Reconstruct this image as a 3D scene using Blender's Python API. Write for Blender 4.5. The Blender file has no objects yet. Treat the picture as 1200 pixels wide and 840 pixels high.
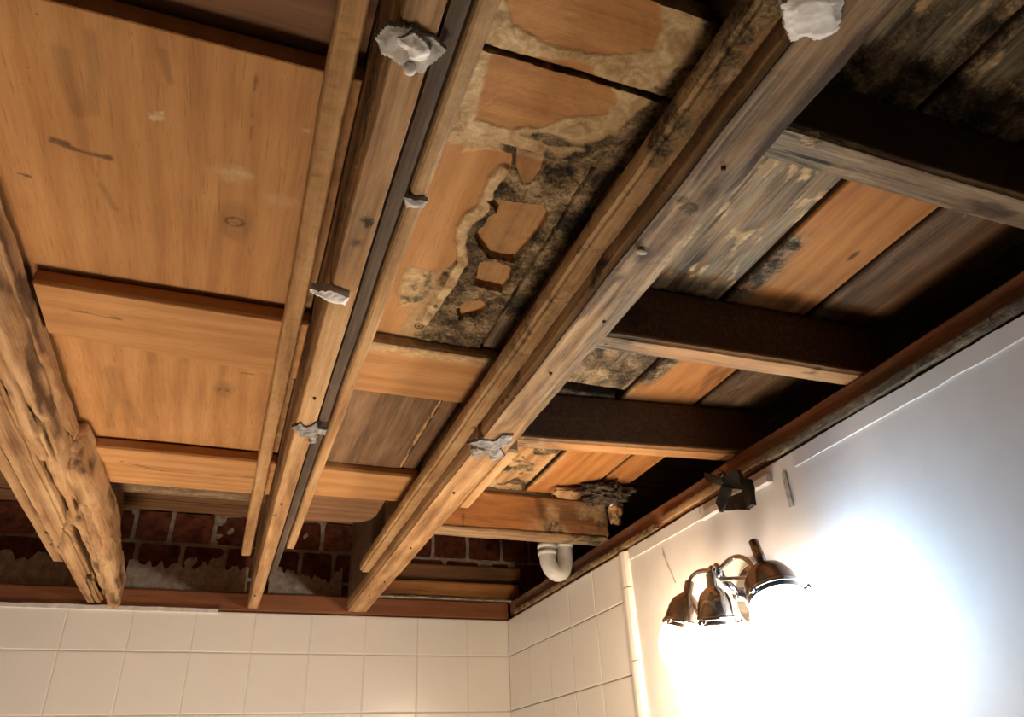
import bpy, bmesh, math, random
import numpy as np
from mathutils import Matrix, Vector

# ------------------------------------------------------------------ camera, world, exposure
EYE = 1.75                                   # eye height above the bathroom floor, metres
scene = bpy.context.scene
def aim(yaw, pitch, roll):
    f = Vector((math.sin(yaw)*math.cos(pitch), math.cos(yaw)*math.cos(pitch), math.sin(pitch)))
    r = Vector((math.cos(yaw), -math.sin(yaw), 0)); u = r.cross(f)
    r2 = r*math.cos(roll) + u*math.sin(roll); u2 = u*math.cos(roll) - r*math.sin(roll)
    return Matrix(((r2.x, u2.x, -f.x), (r2.y, u2.y, -f.y), (r2.z, u2.z, -f.z)))
cam_d = bpy.data.cameras.new('camera'); cam = bpy.data.objects.new('camera', cam_d)
scene.collection.objects.link(cam)
cam.matrix_world = Matrix.Translation((0, 0, EYE)) @ aim(0.37521, 0.53042, -0.04650).to_4x4()
cam_d.sensor_width = 36; cam_d.lens = 860.82/1200*36; cam_d.clip_start = 0.02
scene.camera = cam
world = bpy.data.worlds.new('world'); scene.world = world; world.use_nodes = True
world.node_tree.nodes['Background'].inputs[0].default_value = (0.55, 0.7, 1, 1)
world.node_tree.nodes['Background'].inputs[1].default_value = 0.004
vs = scene.view_settings
vs.view_transform = 'Standard'; vs.look = 'None'; vs.gamma = 1; vs.use_curve_mapping = False
vs.exposure = 0.08
WARM = (1.0, 0.74, 0.47); COOL = (0.45, 0.72, 1.0)
BULB_WARM = 135.0; BULB_COOL = 88.0

al = bpy.data.lights.new('bounce_fill', 'AREA'); al.shape = 'DISK'; al.size = .6; al.energy = 14; al.color = (1, .80, .60); al.spread = math.radians(105)
alo = bpy.data.objects.new('bounce_fill', al); scene.collection.objects.link(alo)
alo.location = (-.15, 1.45, .3); alo.rotation_euler = (math.pi, 0, 0)     # added fill without a fixture, stands in for light bouncing off the bath

# ------------------------------------------------------------------ helpers
COL = scene.collection
def H(z): return EYE + z                     # height given relative to the eye
rng = np.random.default_rng(7)
_T = rng.random(65536)
def vnoise(p):
    i = np.floor(p).astype(np.int64); f = p - i; f = f*f*(3-2*f)
    def h(dx, dy, dz):
        return _T[((i[:,0]+dx)*73856093 ^ (i[:,1]+dy)*19349663 ^ (i[:,2]+dz)*83492791) & 65535]
    x, y, z = f[:,0], f[:,1], f[:,2]
    a = h(0,0,0)*(1-x)+h(1,0,0)*x; b = h(0,1,0)*(1-x)+h(1,1,0)*x
    c = h(0,0,1)*(1-x)+h(1,0,1)*x; d = h(0,1,1)*(1-x)+h(1,1,1)*x
    return (a*(1-y)+b*y)*(1-z) + (c*(1-y)+d*y)*z
def fbm(p, s, o=4):
    p = np.asarray(p, float)*np.asarray(s, float); t = 0; a = .5; w = 0
    for k in range(o):
        t = t + a*vnoise(p + 17.3*k); w += a; a *= .5; p = p*2.03
    return t/w - .5                          # about -0.5..0.5
def sstep(a, b, x):
    t = np.clip((x-a)/(b-a), 0, 1); return t*t*(3-2*t)
def poly_sd(P, poly):                        # signed distance, negative inside
    poly = np.array(poly, float); n = len(poly); d = np.full(len(P), 1e9); ins = np.zeros(len(P), bool)
    for k in range(n):
        a, b = poly[k], poly[(k+1) % n]; e = b-a; w = P-a
        t = np.clip((w@e)/max(e@e, 1e-12), 0, 1); d = np.minimum(d, np.hypot(*(w-t[:,None]*e).T))
        c = ((a[1] <= P[:,1]) & (b[1] > P[:,1])) | ((b[1] <= P[:,1]) & (a[1] > P[:,1]))
        with np.errstate(divide='ignore', invalid='ignore'):
            xi = a[0] + (P[:,1]-a[1])/(b[1]-a[1])*(b[0]-a[0])
        ins ^= c & (P[:,0] < xi)
    return np.where(ins, -d, d)
def line_d(P, pts):
    d = np.full(len(P), 1e9)
    for a, b in zip(pts[:-1], pts[1:]):
        a = np.array(a); b = np.array(b); e = b-a; w = P-a
        t = np.clip((w@e)/max(e@e, 1e-12), 0, 1); d = np.minimum(d, np.hypot(*(w-t[:,None]*e).T))
    return d
def tag(o, label=None, cat=None, group=None, kind=None):
    if label: o['label'] = label
    if cat: o['category'] = cat
    if group: o['group'] = group
    if kind: o['kind'] = kind
    return o
def empty(name, loc=(0, 0, 0)):
    o = bpy.data.objects.new(name, None); o.empty_display_size = .05; COL.objects.link(o); o.location = loc; return o
def link(name, verts, faces, mat, parent=None, st=None, smooth=False, origin=None):
    V = np.asarray(verts, float)
    c = np.array(origin) if origin is not None else np.array([(V[:,0].min()+V[:,0].max())/2, (V[:,1].min()+V[:,1].max())/2, V[:,2].min()])
    me = bpy.data.meshes.new(name); me.from_pydata((V-c).tolist(), [], faces if isinstance(faces, list) else faces.tolist()); me.update()
    at = me.color_attributes.new('st', 'FLOAT_COLOR', 'POINT')
    at.data.foreach_set('color', (np.zeros((len(V), 4)) if st is None else st).astype(np.float32).ravel())
    if smooth: me.polygons.foreach_set('use_smooth', [True]*len(me.polygons))
    me.materials.append(mat)
    o = bpy.data.objects.new(name, me); COL.objects.link(o); o.location = c
    if parent is not None:
        o.parent = parent; o.location = Vector(c) - parent_loc(parent)
    return o
def parent_loc(p):
    v = Vector(p.location)
    while p.parent is not None: p = p.parent; v = v + Vector(p.location)
    return v
def lattice(n):                              # closed box surface on an integer lattice
    nx, ny, nz = n; Vs, Fs, off = [], [], 0
    def grid(a, b, fn, flip):
        nonlocal off
        A, B = np.meshgrid(np.arange(a+1), np.arange(b+1), indexing='ij')
        Vs.append(fn(A.ravel(), B.ravel()))
        i, j = np.meshgrid(np.arange(a), np.arange(b), indexing='ij'); i = i.ravel(); j = j.ravel(); q = lambda u, v: off+u*(b+1)+v
        f = np.stack([q(i,j), q(i+1,j), q(i+1,j+1), q(i,j+1)], 1)
        Fs.append(f[:, ::-1] if flip else f); off += (a+1)*(b+1)
    z = lambda a, v: np.full_like(a, v)
    grid(nx, ny, lambda a, b: np.stack([a, b, z(a,0)], 1), True); grid(nx, ny, lambda a, b: np.stack([a, b, z(a,nz)], 1), False)
    grid(nx, nz, lambda a, b: np.stack([a, z(a,0), b], 1), False); grid(nx, nz, lambda a, b: np.stack([a, z(a,ny), b], 1), True)
    grid(ny, nz, lambda a, b: np.stack([z(a,0), a, b], 1), True); grid(ny, nz, lambda a, b: np.stack([z(a,nx), a, b], 1), False)
    V = np.concatenate(Vs); F = np.concatenate(Fs)
    U, inv = np.unique(V, axis=0, return_inverse=True)
    return U.astype(float), inv.ravel()[F]
def plank(name, x0, x1, y0, y1, z0, z1, mat, parent=None, res=.008, wob=.0015, soft=.0015, warp=None, stain=None, rough=0, shear=0, seed=0):
    """a sawn board: z relative to the eye; warp(v)->offsets, stain(v)->(n,4)"""
    L = np.array([x1-x0, y1-y0, z1-z0]); r = (res, res, res) if np.isscalar(res) else res
    n = np.maximum(1, np.round(L/np.array(r))).astype(int)
    U, F = lattice(n)
    V = np.array([x0, y0, z0]) + U/n*L
    on = [(U[:,k] == 0).astype(float) - (U[:,k] == n[k]) for k in range(3)]
    edge = (np.abs(on[0])+np.abs(on[1])+np.abs(on[2])) >= 2
    for k in range(3): V[:,k] += on[k]*edge*soft
    if shear: V[:,1] += shear*(V[:,0]-(x0+x1)/2)
    S = V + seed*3.7
    if wob:
        for k in range(3): V[:,k] += wob*2*fbm(S+k*9.1, 7, 2)*(1 if k < 2 else .8)
    if rough:
        for k in range(3): V[:,k] += rough*2*fbm(S+k*5.3, 90, 3)
    st = stain(V) if stain else np.zeros((len(V), 4))
    if warp: V = V + warp(V)
    V[:,2] += EYE
    return link(name, V, F, mat, parent, st)
def tube(name, pts, rad, mat, parent=None, seg=14, caps=True):
    pts = [Vector(p) for p in pts]; rads = [rad]*len(pts) if np.isscalar(rad) else rad
    V, F = [], []; up = None
    for i, p in enumerate(pts):
        t = (pts[min(i+1, len(pts)-1)] - pts[max(i-1, 0)]).normalized()
        if up is None: up = t.orthogonal().normalized()
        up = (up - t*up.dot(t)).normalized(); s = t.cross(up)
        for k in range(seg):
            a = 2*math.pi*k/seg; V.append(p + (up*math.cos(a)+s*math.sin(a))*rads[i])
    for i in range(len(pts)-1):
        for k in range(seg):
            F.append([i*seg+k, i*seg+(k+1) % seg, (i+1)*seg+(k+1) % seg, (i+1)*seg+k])
    if caps: F.append(list(range(seg))[::-1]); F.append([(len(pts)-1)*seg+k for k in range(seg)])
    return link(name, [tuple(v) for v in V], F, mat, parent, smooth=True)
def lathe(name, prof, c, axis, mat, parent=None, seg=36):
    """prof: (r, h) along axis from point c"""
    ax = Vector(axis).normalized(); u = ax.orthogonal().normalized(); w = ax.cross(u); c = Vector(c); V, F = [], []
    for r, h in prof:
        for k in range(seg):
            a = 2*math.pi*k/seg; V.append(tuple(c + ax*h + (u*math.cos(a)+w*math.sin(a))*max(r, 1e-4)))
    for i in range(len(prof)-1):
        for k in range(seg): F.append([i*seg+k, i*seg+(k+1) % seg, (i+1)*seg+(k+1) % seg, (i+1)*seg+k])
    F.append(list(range(seg))[::-1]); F.append([(len(prof)-1)*seg+k for k in range(seg)])
    return link(name, V, F, mat, parent, smooth=True)
def lump(name, c, size, mat, parent=None, amp=.35, freq=60, sub=5, flat=None, seed=0, spiky=0, label=None, cat=None, group=None):
    """an irregular torn lump; size = half extents; c relative to the eye height"""
    bm = bmesh.new(); bmesh.ops.create_icosphere(bm, subdivisions=sub, radius=1)
    P = np.array([v.co[:] for v in bm.verts]); F = [[v.index for v in f.verts] for f in bm.faces]; bm.free()
    n = 1 + amp*2*fbm(P*1.0+seed*11.3, 2.2, 4) + spiky*np.maximum(0, fbm(P+seed*4.1, 5, 3))*3
    Q = P*n[:,None]*np.array(size)
    if flat == 'up': Q[:,2] = np.where(Q[:,2] > 0, Q[:,2]*.15, Q[:,2])
    V = Q + np.array(c) + np.array([0, 0, EYE])
    o = link(name, V, F, mat, parent, smooth=True)
    if label: tag(o, label, cat, group)
    return o

# ------------------------------------------------------------------ materials
class NT:
    def __init__(s, name):
        s.m = bpy.data.materials.new(name); s.m.use_nodes = True; s.t = s.m.node_tree; s.b = s.t.nodes['Principled BSDF']
    def n(s, typ, **kw):
        x = s.t.nodes.new(typ)
        for k, v in kw.items():
            if k.startswith('i_'):
                key = k[2:]; key = int(key) if key.isdigit() else key
                if hasattr(v, 'bl_rna') or isinstance(v, bpy.types.NodeSocket): s.t.links.new(v, x.inputs[key])
                else: x.inputs[key].default_value = v
            else: setattr(x, k, v)
        return x
    def math(s, op, a, b=None, clamp=False):
        x = s.t.nodes.new('ShaderNodeMath'); x.operation = op; x.use_clamp = clamp
        for i, v in enumerate((a, b)):
            if v is None: continue
            if isinstance(v, bpy.types.NodeSocket): s.t.links.new(v, x.inputs[i])
            else: x.inputs[i].default_value = v
        return x.outputs[0]
    def mix(s, f, a, b, mode='MIX'):
        x = s.t.nodes.new('ShaderNodeMix'); x.data_type = 'RGBA'; x.blend_type = mode
        for k, v in ((0, f), (6, a), (7, b)):
            if isinstance(v, bpy.types.NodeSocket): s.t.links.new(v, x.inputs[k])
            elif k == 0: x.inputs[0].default_value = v
            else: x.inputs[k].default_value = (*v, 1)
        return x.outputs[2]
    def ramp(s, f, stops):
        x = s.t.nodes.new('ShaderNodeValToRGB'); s.t.links.new(f, x.inputs[0]); e = x.color_ramp.elements
        while len(e) < len(stops): e.new(.5)
        for el, (p, c) in zip(e, stops): el.position = p; el.color = (*c, 1)
        return x.outputs[0]
    def coords(s, rand=True):
        tc = s.n('ShaderNodeTexCoord').outputs['Object']
        if not rand: return tc
        oi = s.n('ShaderNodeObjectInfo').outputs['Random']
        k = s.math('MULTIPLY', oi, 23.0)
        cb = s.n('ShaderNodeCombineXYZ', i_0=k, i_1=k, i_2=k).outputs[0]
        a = s.n('ShaderNodeVectorMath', operation='ADD', i_0=tc, i_1=cb); return a.outputs[0]
    def noise(s, v, scale, detail=4, rough=.55, dist=0):
        return s.n('ShaderNodeTexNoise', i_Vector=v, i_Scale=scale, i_Detail=detail, i_Roughness=rough, i_Distortion=dist).outputs[0]
    def scaled(s, v, sc): return s.n('ShaderNodeVectorMath', operation='MULTIPLY', i_0=v, i_1=sc).outputs[0]
    def out(s, color, rough=.6, bump=None, bstr=.3, bdist=.002, spec=.3):
        if isinstance(color, bpy.types.NodeSocket): s.t.links.new(color, s.b.inputs['Base Color'])
        else: s.b.inputs['Base Color'].default_value = (*color, 1)
        if isinstance(rough, bpy.types.NodeSocket): s.t.links.new(rough, s.b.inputs['Roughness'])
        else: s.b.inputs['Roughness'].default_value = rough
        s.b.inputs['Specular IOR Level'].default_value = spec
        if bump is not None:
            bn = s.n('ShaderNodeBump', i_Height=bump, i_Strength=bstr, i_Distance=bdist); s.t.links.new(bn.outputs[0], s.b.inputs['Normal'])
        return s.m
def wood(name, dark, mid, light, axis='X', contrast=1.0, dirt=.25, dirtcol=(.05, .03, .018), rings=9, bstr=.35, grain=1.0, spec=.25):
    """sawn timber. stain channels: red = mould crust, green = pale tide mark, blue = grey weathering, alpha = dark brown for knots, nail stains and dark sides; red and blue also carry painted edge shade"""
    t = NT(name); v = t.coords()
    s = {'X': (.05, 1, 1), 'Y': (1, .05, 1), 'Z': (1, 1, .05)}[axis]; g = t.scaled(v, s)
    s2 = {'X': (.16, 1, 1), 'Y': (1, .16, 1), 'Z': (1, 1, .16)}[axis]; g2 = t.scaled(v, s2)
    fib = t.noise(g, 260*grain, 4, .6); streak = t.noise(g2, 26*grain, 4, .6, .6); blot = t.noise(v, 5, 3)
    lowd = t.noise(g2, 7, 2); wv = t.n('ShaderNodeTexWave', bands_direction={'X': 'Y', 'Y': 'X', 'Z': 'X'}[axis], i_Vector=g2, i_Scale=rings, i_Distortion=9.0, i_Detail=2.0)
    wv.inputs['Detail Scale'].default_value = .7
    f = t.math('ADD', t.math('MULTIPLY', fib, .36), t.math('ADD', t.math('MULTIPLY', streak, .42), t.math('ADD', t.math('MULTIPLY', wv.outputs['Fac'], .13), t.math('MULTIPLY', blot, .36))))
    f = t.math('ADD', t.math('MULTIPLY', t.math('SUBTRACT', f, .63), 2.1*contrast), .5, True)
    tone = lambda c: tuple(x*k for x, k in zip(c, (.80, .765, .73)))
    col = t.ramp(f, [(.05, tone(dark)), (.48, tone(mid)), (.9, tone(light))])
    dn = t.noise(g2, 11, 6, .68); dm = t.math('MULTIPLY', t.math('SUBTRACT', dn, .57), 6, True)
    col = t.mix(t.math('MULTIPLY', dm, dirt), col, dirtcol)
    pore = t.math('MULTIPLY', t.math('SUBTRACT', t.noise(g, 520*grain, 3, .6), .56), 7, True)
    col = t.mix(t.math('MULTIPLY', pore, .42), col, t.mix(.75, col, (.02, .01, .005)))
    speck = t.math('MULTIPLY', t.math('SUBTRACT', t.noise(v, 210, 3, .6), .68), 16, True)
    col = t.mix(t.math('MULTIPLY', speck, t.math('MULTIPLY', t.math('SUBTRACT', blot, .35), 2.2, True)), col, (.05, .028, .014))
    at = t.n('ShaderNodeAttribute', attribute_name='st'); sp = t.n('ShaderNodeSeparateColor', i_Color=at.outputs['Color'])
    R, G, B, A = sp.outputs[0], sp.outputs[1], sp.outputs[2], at.outputs['Alpha']
    fine = t.noise(v, 170, 5, .7, 1.2); mid_n = t.noise(v, 55, 5, .65, .8); big = t.noise(v, 16, 4, .6)
    # weathered grey-brown fibres
    wg = t.math('ADD', t.math('MULTIPLY', fib, .5), t.math('MULTIPLY', streak, .6))
    greyc = t.ramp(wg, [(.36, (.022, .018, .013)), (.5, (.1, .08, .052)), (.6, (.19, .155, .1)), (.74, (.38, .31, .2))])
    col = t.mix(t.math('MULTIPLY', B, t.math('ADD', .55, t.math('MULTIPLY', big, .8)), True), col, greyc)
    ck = t.math('MULTIPLY', t.math('SUBTRACT', t.noise(t.scaled(v, {'X': (.03, 1, 1), 'Y': (1, .03, 1), 'Z': (1, 1, .03)}[axis]), 150, 3, .55, .3), .55), 11, True)
    col = t.mix(t.math('MULTIPLY', ck, t.math('MULTIPLY', B, .95)), col, (.02, .015, .01))
    # pale tide marks of dried salts
    palec = t.ramp(mid_n, [(.3, (.26, .16, .075)), (.5, (.5, .35, .18)), (.7, (.7, .55, .33))])
    gm = t.math('MULTIPLY', G, t.math('ADD', .35, t.math('MULTIPLY', fine, 1.25)), True)
    col = t.mix(gm, col, palec)
    # mould crust: dark with tan strands
    strand = t.noise(v, 95, 6, .72, 2.2); big2 = t.noise(v, 24, 4, .6, .5)
    mf = t.math('ADD', t.math('MULTIPLY', strand, .75), t.math('ADD', t.math('MULTIPLY', fine, .35), t.math('MULTIPLY', t.math('SUBTRACT', big2, .5), 1.1)))
    moldc = t.ramp(mf, [(.34, (.014, .01, .006)), (.48, (.06, .04, .02)), (.58, (.15, .1, .05)), (.68, (.27, .19, .1)), (.82, (.46, .34, .2))])
    mm = t.math('MULTIPLY', t.math('SUBTRACT', t.math('ADD', t.math('MULTIPLY', R, 1.5), t.math('MULTIPLY', mid_n, 1.3)), 1.02), 3.0, True)
    mm = t.math('MULTIPLY', mm, t.math('GREATER_THAN', R, .02))
    col = t.mix(mm, col, moldc)
    col = t.mix(t.math('MULTIPLY', A, t.math('ADD', .6, t.math('MULTIPLY', fine, .7)), True), col, (.035, .016, .008))
    h = t.math('ADD', t.math('MULTIPLY', fib, .6), t.math('ADD', t.math('MULTIPLY', streak, .7), t.math('MULTIPLY', t.math('ADD', t.math('MULTIPLY', fine, 1.6), t.math('MULTIPLY', strand, 3.0)), t.math('MAXIMUM', mm, t.math('MULTIPLY', gm, .5)))))
    return t.out(col, .72, h, bstr, .003, spec)
M = {}
M['honey_x'] = wood('honey pine, grain across', (.33, .15, .05), (.5, .25, .09), (.62, .34, .135), 'X', .8, .22, (.16, .07, .025))
M['honey_y'] = wood('honey pine, grain along', (.33, .15, .05), (.5, .25, .09), (.62, .34, .135), 'Y', .8, .22, (.16, .07, .025))
M['tan_y'] = wood('tan rough sawn strip', (.26, .13, .05), (.47, .27, .115), (.62, .4, .2), 'Y', 1.1, .45, (.08, .045, .02))
M['joist_y'] = wood('old joist timber', (.2, .1, .042), (.42, .235, .1), (.62, .4, .2), 'Y', 1.25, .4, (.07, .045, .028))
M['joist_x'] = wood('old block timber', (.16, .085, .04), (.34, .195, .095), (.5, .32, .17), 'X', 1.3, .5, (.06, .04, .025))
M['raw_y'] = wood('hewn pale timber', (.2, .1, .045), (.45, .26, .12), (.62, .41, .22), 'Y', 1.35, .55, (.06, .035, .02), bstr=.7)
M['brown_x'] = wood('brown board in shade', (.1, .05, .025), (.21, .105, .048), (.3, .16, .075), 'X', 1, .4)  # darker brown for the upper boards, their shade is in the colour
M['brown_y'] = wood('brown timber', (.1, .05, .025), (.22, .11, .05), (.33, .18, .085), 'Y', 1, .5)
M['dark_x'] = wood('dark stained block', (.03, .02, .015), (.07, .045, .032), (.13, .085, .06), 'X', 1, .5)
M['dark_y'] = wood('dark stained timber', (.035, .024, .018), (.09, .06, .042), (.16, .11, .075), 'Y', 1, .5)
M['orange_x'] = wood('orange block', (.28, .11, .03), (.47, .2, .06), (.6, .3, .1), 'X', 1, .4, (.05, .025, .012))
M['orange_y'] = wood('orange deck board', (.3, .115, .03), (.52, .22, .062), (.64, .31, .1), 'Y', .9, .35, (.06, .03, .015))
M['red_x'] = wood('red brown wall plate', (.17, .06, .028), (.28, .105, .045), (.37, .155, .07), 'X', .9, .35)
M['red_y'] = wood('red brown wall plate along', (.15, .055, .026), (.27, .105, .048), (.36, .165, .08), 'Y', 1.0, .5)
def plain(name, c1, c2, rough=.7, sc=30, bstr=.25, spec=.3, bd=.002):
    t = NT(name); v = t.coords(); n = t.noise(v, sc, 6, .6); return t.out(t.ramp(n, [(.3, c1), (.7, c2)]), rough, n, bstr, bd, spec)
M['plaster'] = plain('white plaster', (.62, .58, .54), (.85, .83, .8), .85, 60, .5)
M['plaster_grey'] = plain('grey plaster', (.25, .23, .2), (.6, .57, .53), .85, 70, .6)
M['paint'] = plain('painted wall', (.70, .67, .65), (.76, .735, .715), .55, 14, .05)
M['tile'] = plain('white glazed tile', (.88, .84, .78), (.91, .87, .81), .22, 8, .02, .5)
M['grout'] = plain('tile grout', (.78, .72, .64), (.84, .78, .7), .85, 120, .2)
M['floor'] = plain('pale floor', (.6, .57, .52), (.68, .64, .6), .5, 6, .05)
M['brick'] = plain('old red brick', (.05, .018, .012), (.22, .075, .042), .95, 34, 1.0, .1, .004)
M['mortar'] = plain('lime mortar', (.3, .25, .2), (.62, .55, .46), .95, 60, .7)
M['black'] = plain('black rubber', (.003, .0035, .003), (.012, .013, .011), .55, 80, .5)
M['pvc'] = plain('white pipe plastic', (.62, .6, .57), (.74, .72, .68), .35, 30, .03, .5)
M['rot'] = plain('rotten crumbling wood', (.012, .01, .008), (.13, .1, .07), .95, 75, 1.0, .1, .006)
M['rust'] = plain('rusty nail iron', (.02, .014, .01), (.11, .06, .035), .6, 200, .3)
M['foil'] = plain('grey torn scrap', (.012, .012, .011), (.42, .4, .37), .5, 110, 1.0)
def metal(name, c, r):
    t = NT(name); t.b.inputs['Metallic'].default_value = 1; v = t.coords(); n = t.noise(v, 40, 3)
    return t.out(t.ramp(n, [(.3, tuple(x*.6 for x in c)), (.7, c)]), r)
M['chrome'] = metal('tarnished chrome', (.6, .56, .53), .16)
M['chrome_dark'] = metal('dark tarnished chrome', (.34, .27, .24), .25)
def glow(name, c, s):
    t = NT(name); t.b.inputs['Emission Color'].default_value = (*c, 1); t.b.inputs['Emission Strength'].default_value = s
    return t.out((.8, .8, .8), .3)
M['glow_warm'] = glow('lit opal glass, warm', WARM, BULB_WARM); M['glow_cool'] = glow('lit opal glass, cool', COOL, BULB_COOL)
M['dim'] = plain('wall grey darkened against bounce', (.2, .19, .18), (.24, .23, .22), .7, 10)  # grey lowered to cut bounce light from the unseen walls
M['void'] = plain('painted void darkness', (.012, .012, .014), (.02, .02, .022), .95, 10)  # near-black colour stands in for the unlit void, on an added backing

# ------------------------------------------------------------------ the setting
XW, YW, TOP = .826, 2.22, .455               # right wall face, back wall face, top of the walls (above the eye)
def slab(name, x0, x1, y0, y1, z0, z1, mat, parent=None):      # absolute heights
    V = [(x, y, z) for x in (x0, x1) for y in (y0, y1) for z in (z0, z1)]
    F = [[0,1,3,2], [4,6,7,5], [0,4,5,1], [2,3,7,6], [0,2,6,4], [1,5,7,3]]
    return link(name, V, F, mat, parent)
tag(slab('floor', -1.45, .95, -1.7, 2.4, -.1, 0, M['floor']), 'pale tiled bathroom floor below the picture', None, None, 'structure')
wb = tag(slab('wall_back', -1.45, .95, YW+.0012, YW+.075, 0, H(TOP-.004), M['grout']), 'white tiled back wall under the brickwork', None, None, 'structure')
wr = tag(slab('wall_right', XW, XW+.07, -1.7, YW+.006, 0, H(TOP), M['paint']), 'white painted plaster wall on the right carrying the lamp', None, None, 'structure')
tag(slab('wall_left', -1.5, -1.45, -1.7, YW+.3, 0, H(.8), M['dim']), 'darkened side wall out of the picture', None, None, 'structure')
tag(slab('wall_front', -1.45, .95, -1.75, -1.7, 0, H(.8), M['dim']), 'darkened wall behind the viewer', None, None, 'structure')
def tile_mesh(w, h, t, r=.0025):
    bm = bmesh.new(); bmesh.ops.create_cube(bm, size=1)
    for v in bm.verts: v.co = Vector((v.co.x*w, v.co.y*t, v.co.z*h))
    e = [x for x in bm.edges if all(v.co.y < 0 for v in x.verts)]
    bmesh.ops.bevel(bm, geom=e, offset=r, segments=2, affect='EDGES', profile=.6)
    me = bpy.data.meshes.new('tile'); bm.to_mesh(me); bm.free()
    me.materials.append(M['tile']); me.color_attributes.new('st', 'FLOAT_COLOR', 'POINT')
    for p in me.polygons: p.use_smooth = False
    return me
_tiles = {}
def tile(parent, c, w, h, rz):
    k = (round(w, 3), round(h, 3))
    if k not in _tiles: _tiles[k] = tile_mesh(w, h, .01)
    o = bpy.data.objects.new('tile', _tiles[k]); COL.objects.link(o); o.parent = parent
    o.location = Vector((c[0], c[1], H(c[2]))) - Vector(parent.location); j = random.uniform(-1, 1)
    o.rotation_euler = (random.uniform(-.004, .004), 0, rz+random.uniform(-.004, .004)); return o
random.seed(3)
rows = [(TOP-.004, .3465)] + [(.3465-.149*k, .3465-.149*(k+1)) for k in range(5)]
xs = [.822, .690] + [.690-.153*k for k in range(1, 10)]
for a, b in zip(xs[:-1], xs[1:]):
    for t0, t1 in rows: tile(wb, ((a+b)/2, YW+.004, (t0+t1)/2), a-b-.0018, t0-t1-.0018, 0)
ys = [2.216, 2.054, 1.905, 1.760, 1.614, 1.472]
for a, b in zip(ys[:-1], ys[1:]):
    for t0, t1 in rows: tile(wr, (XW-.003, (a+b)/2, (t0+t1)/2), a-b-.0018, t0-t1-.0018, -math.pi/2)
tr = empty('trim_1', (XW, 1.455, H(-.4))); tag(tr, 'white glazed edging strip where the tiles end on the right wall', None, None, 'structure')
zz = [TOP-.004, .372, .222, .072, -.078, -.228, -.378]
for a, b in zip(zz[:-1], zz[1:]):
    bm = []; prof = [(0, -.016), (-.006, -.016), (-.011, -.011), (-.013, 0), (-.012, .011), (-.008, .0155), (0, .016)]
    V = [(XW+p[0], 1.455+p[1], H(z)) for z in (b+.001, a-.001) for p in prof]; k = len(prof)
    F = [[i, i+1, i+1+k, i+k] for i in range(k-1)] + [list(range(k))[::-1], list(range(k, 2*k)), [0, k, 2*k-1, k-1]]
    link('edge_tile', V, F, M['tile'], tr)
# torn plaster band left along the head of the right wall
def wobble_band(name, y0, y1, zf, x0, x1, mat, label, cat, n=120, parent=None):
    V, F = [], []
    for i in range(n+1):
        y = y0+(y1-y0)*i/n; a, b = zf(y, i)
        V += [(x0, y, H(a)), (x0+.001, y, H(b)), (x1, y, H(b)), (x1, y, H(a))]
    for i in range(n):
        for k in range(4): F.append([i*4+k, i*4+(k+1) % 4, i*4+4+(k+1) % 4, i*4+4+k])
    F += [[0, 1, 2, 3][::-1], [n*4+k for k in range(4)]]
    o = link(name, V, F, mat, parent)
    if label: tag(o, label, cat)
    return o
nz = rng.random(2000)
def jit(y, s, a, o=0): return float(fbm(np.array([[y, o, 3.3]]), s, 3)[0])*2*a
wobble_band('plaster_band', -.6, .875, lambda y, i: (.429+jit(y, 25, .002), .4545+jit(y, 40, .0016, 2)), XW-.003, XW+.002, M['paint'], 'long grey white plaster band along the top of the right wall', 'plaster band', 160)
wobble_band('plaster_band', .935, 1.14, lambda y, i: (.425+jit(y, 22, .002), .437+jit(y, 45, .003, 2)), XW-.012, XW+.001, M['plaster'], 'short bright white plaster ridge under the black bracket', 'plaster band', 60)
wobble_band('plaster_band', 1.15, 1.436, lambda y, i: (.43+jit(y, 25, .003), .4535+jit(y, 50, .003, 2)), XW-.003, XW+.002, M['paint'], 'cracked cream plaster band between edging tiles and black bracket', 'plaster band', 70)
# loose paper tape hanging off the band
tp = wobble_band('paper_tape', .899, .909, lambda y, i: (.372, .43), XW-.003, XW-.0005, M['plaster_grey'], 'grey strip of loose joint tape on the wall right of the black bracket', 'tape', 4)
wobble_band('plaster_crack', 1.27, 1.30, lambda y, i: (.34+(y-1.27)*2+jit(y, 90, .006), .344+(y-1.27)*2.4+jit(y, 90, .006)), XW-.002, XW+.001, M['plaster_grey'], 'short ragged crack flap in the cream plaster near the edging tiles', 'plaster flake', 24)

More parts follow.
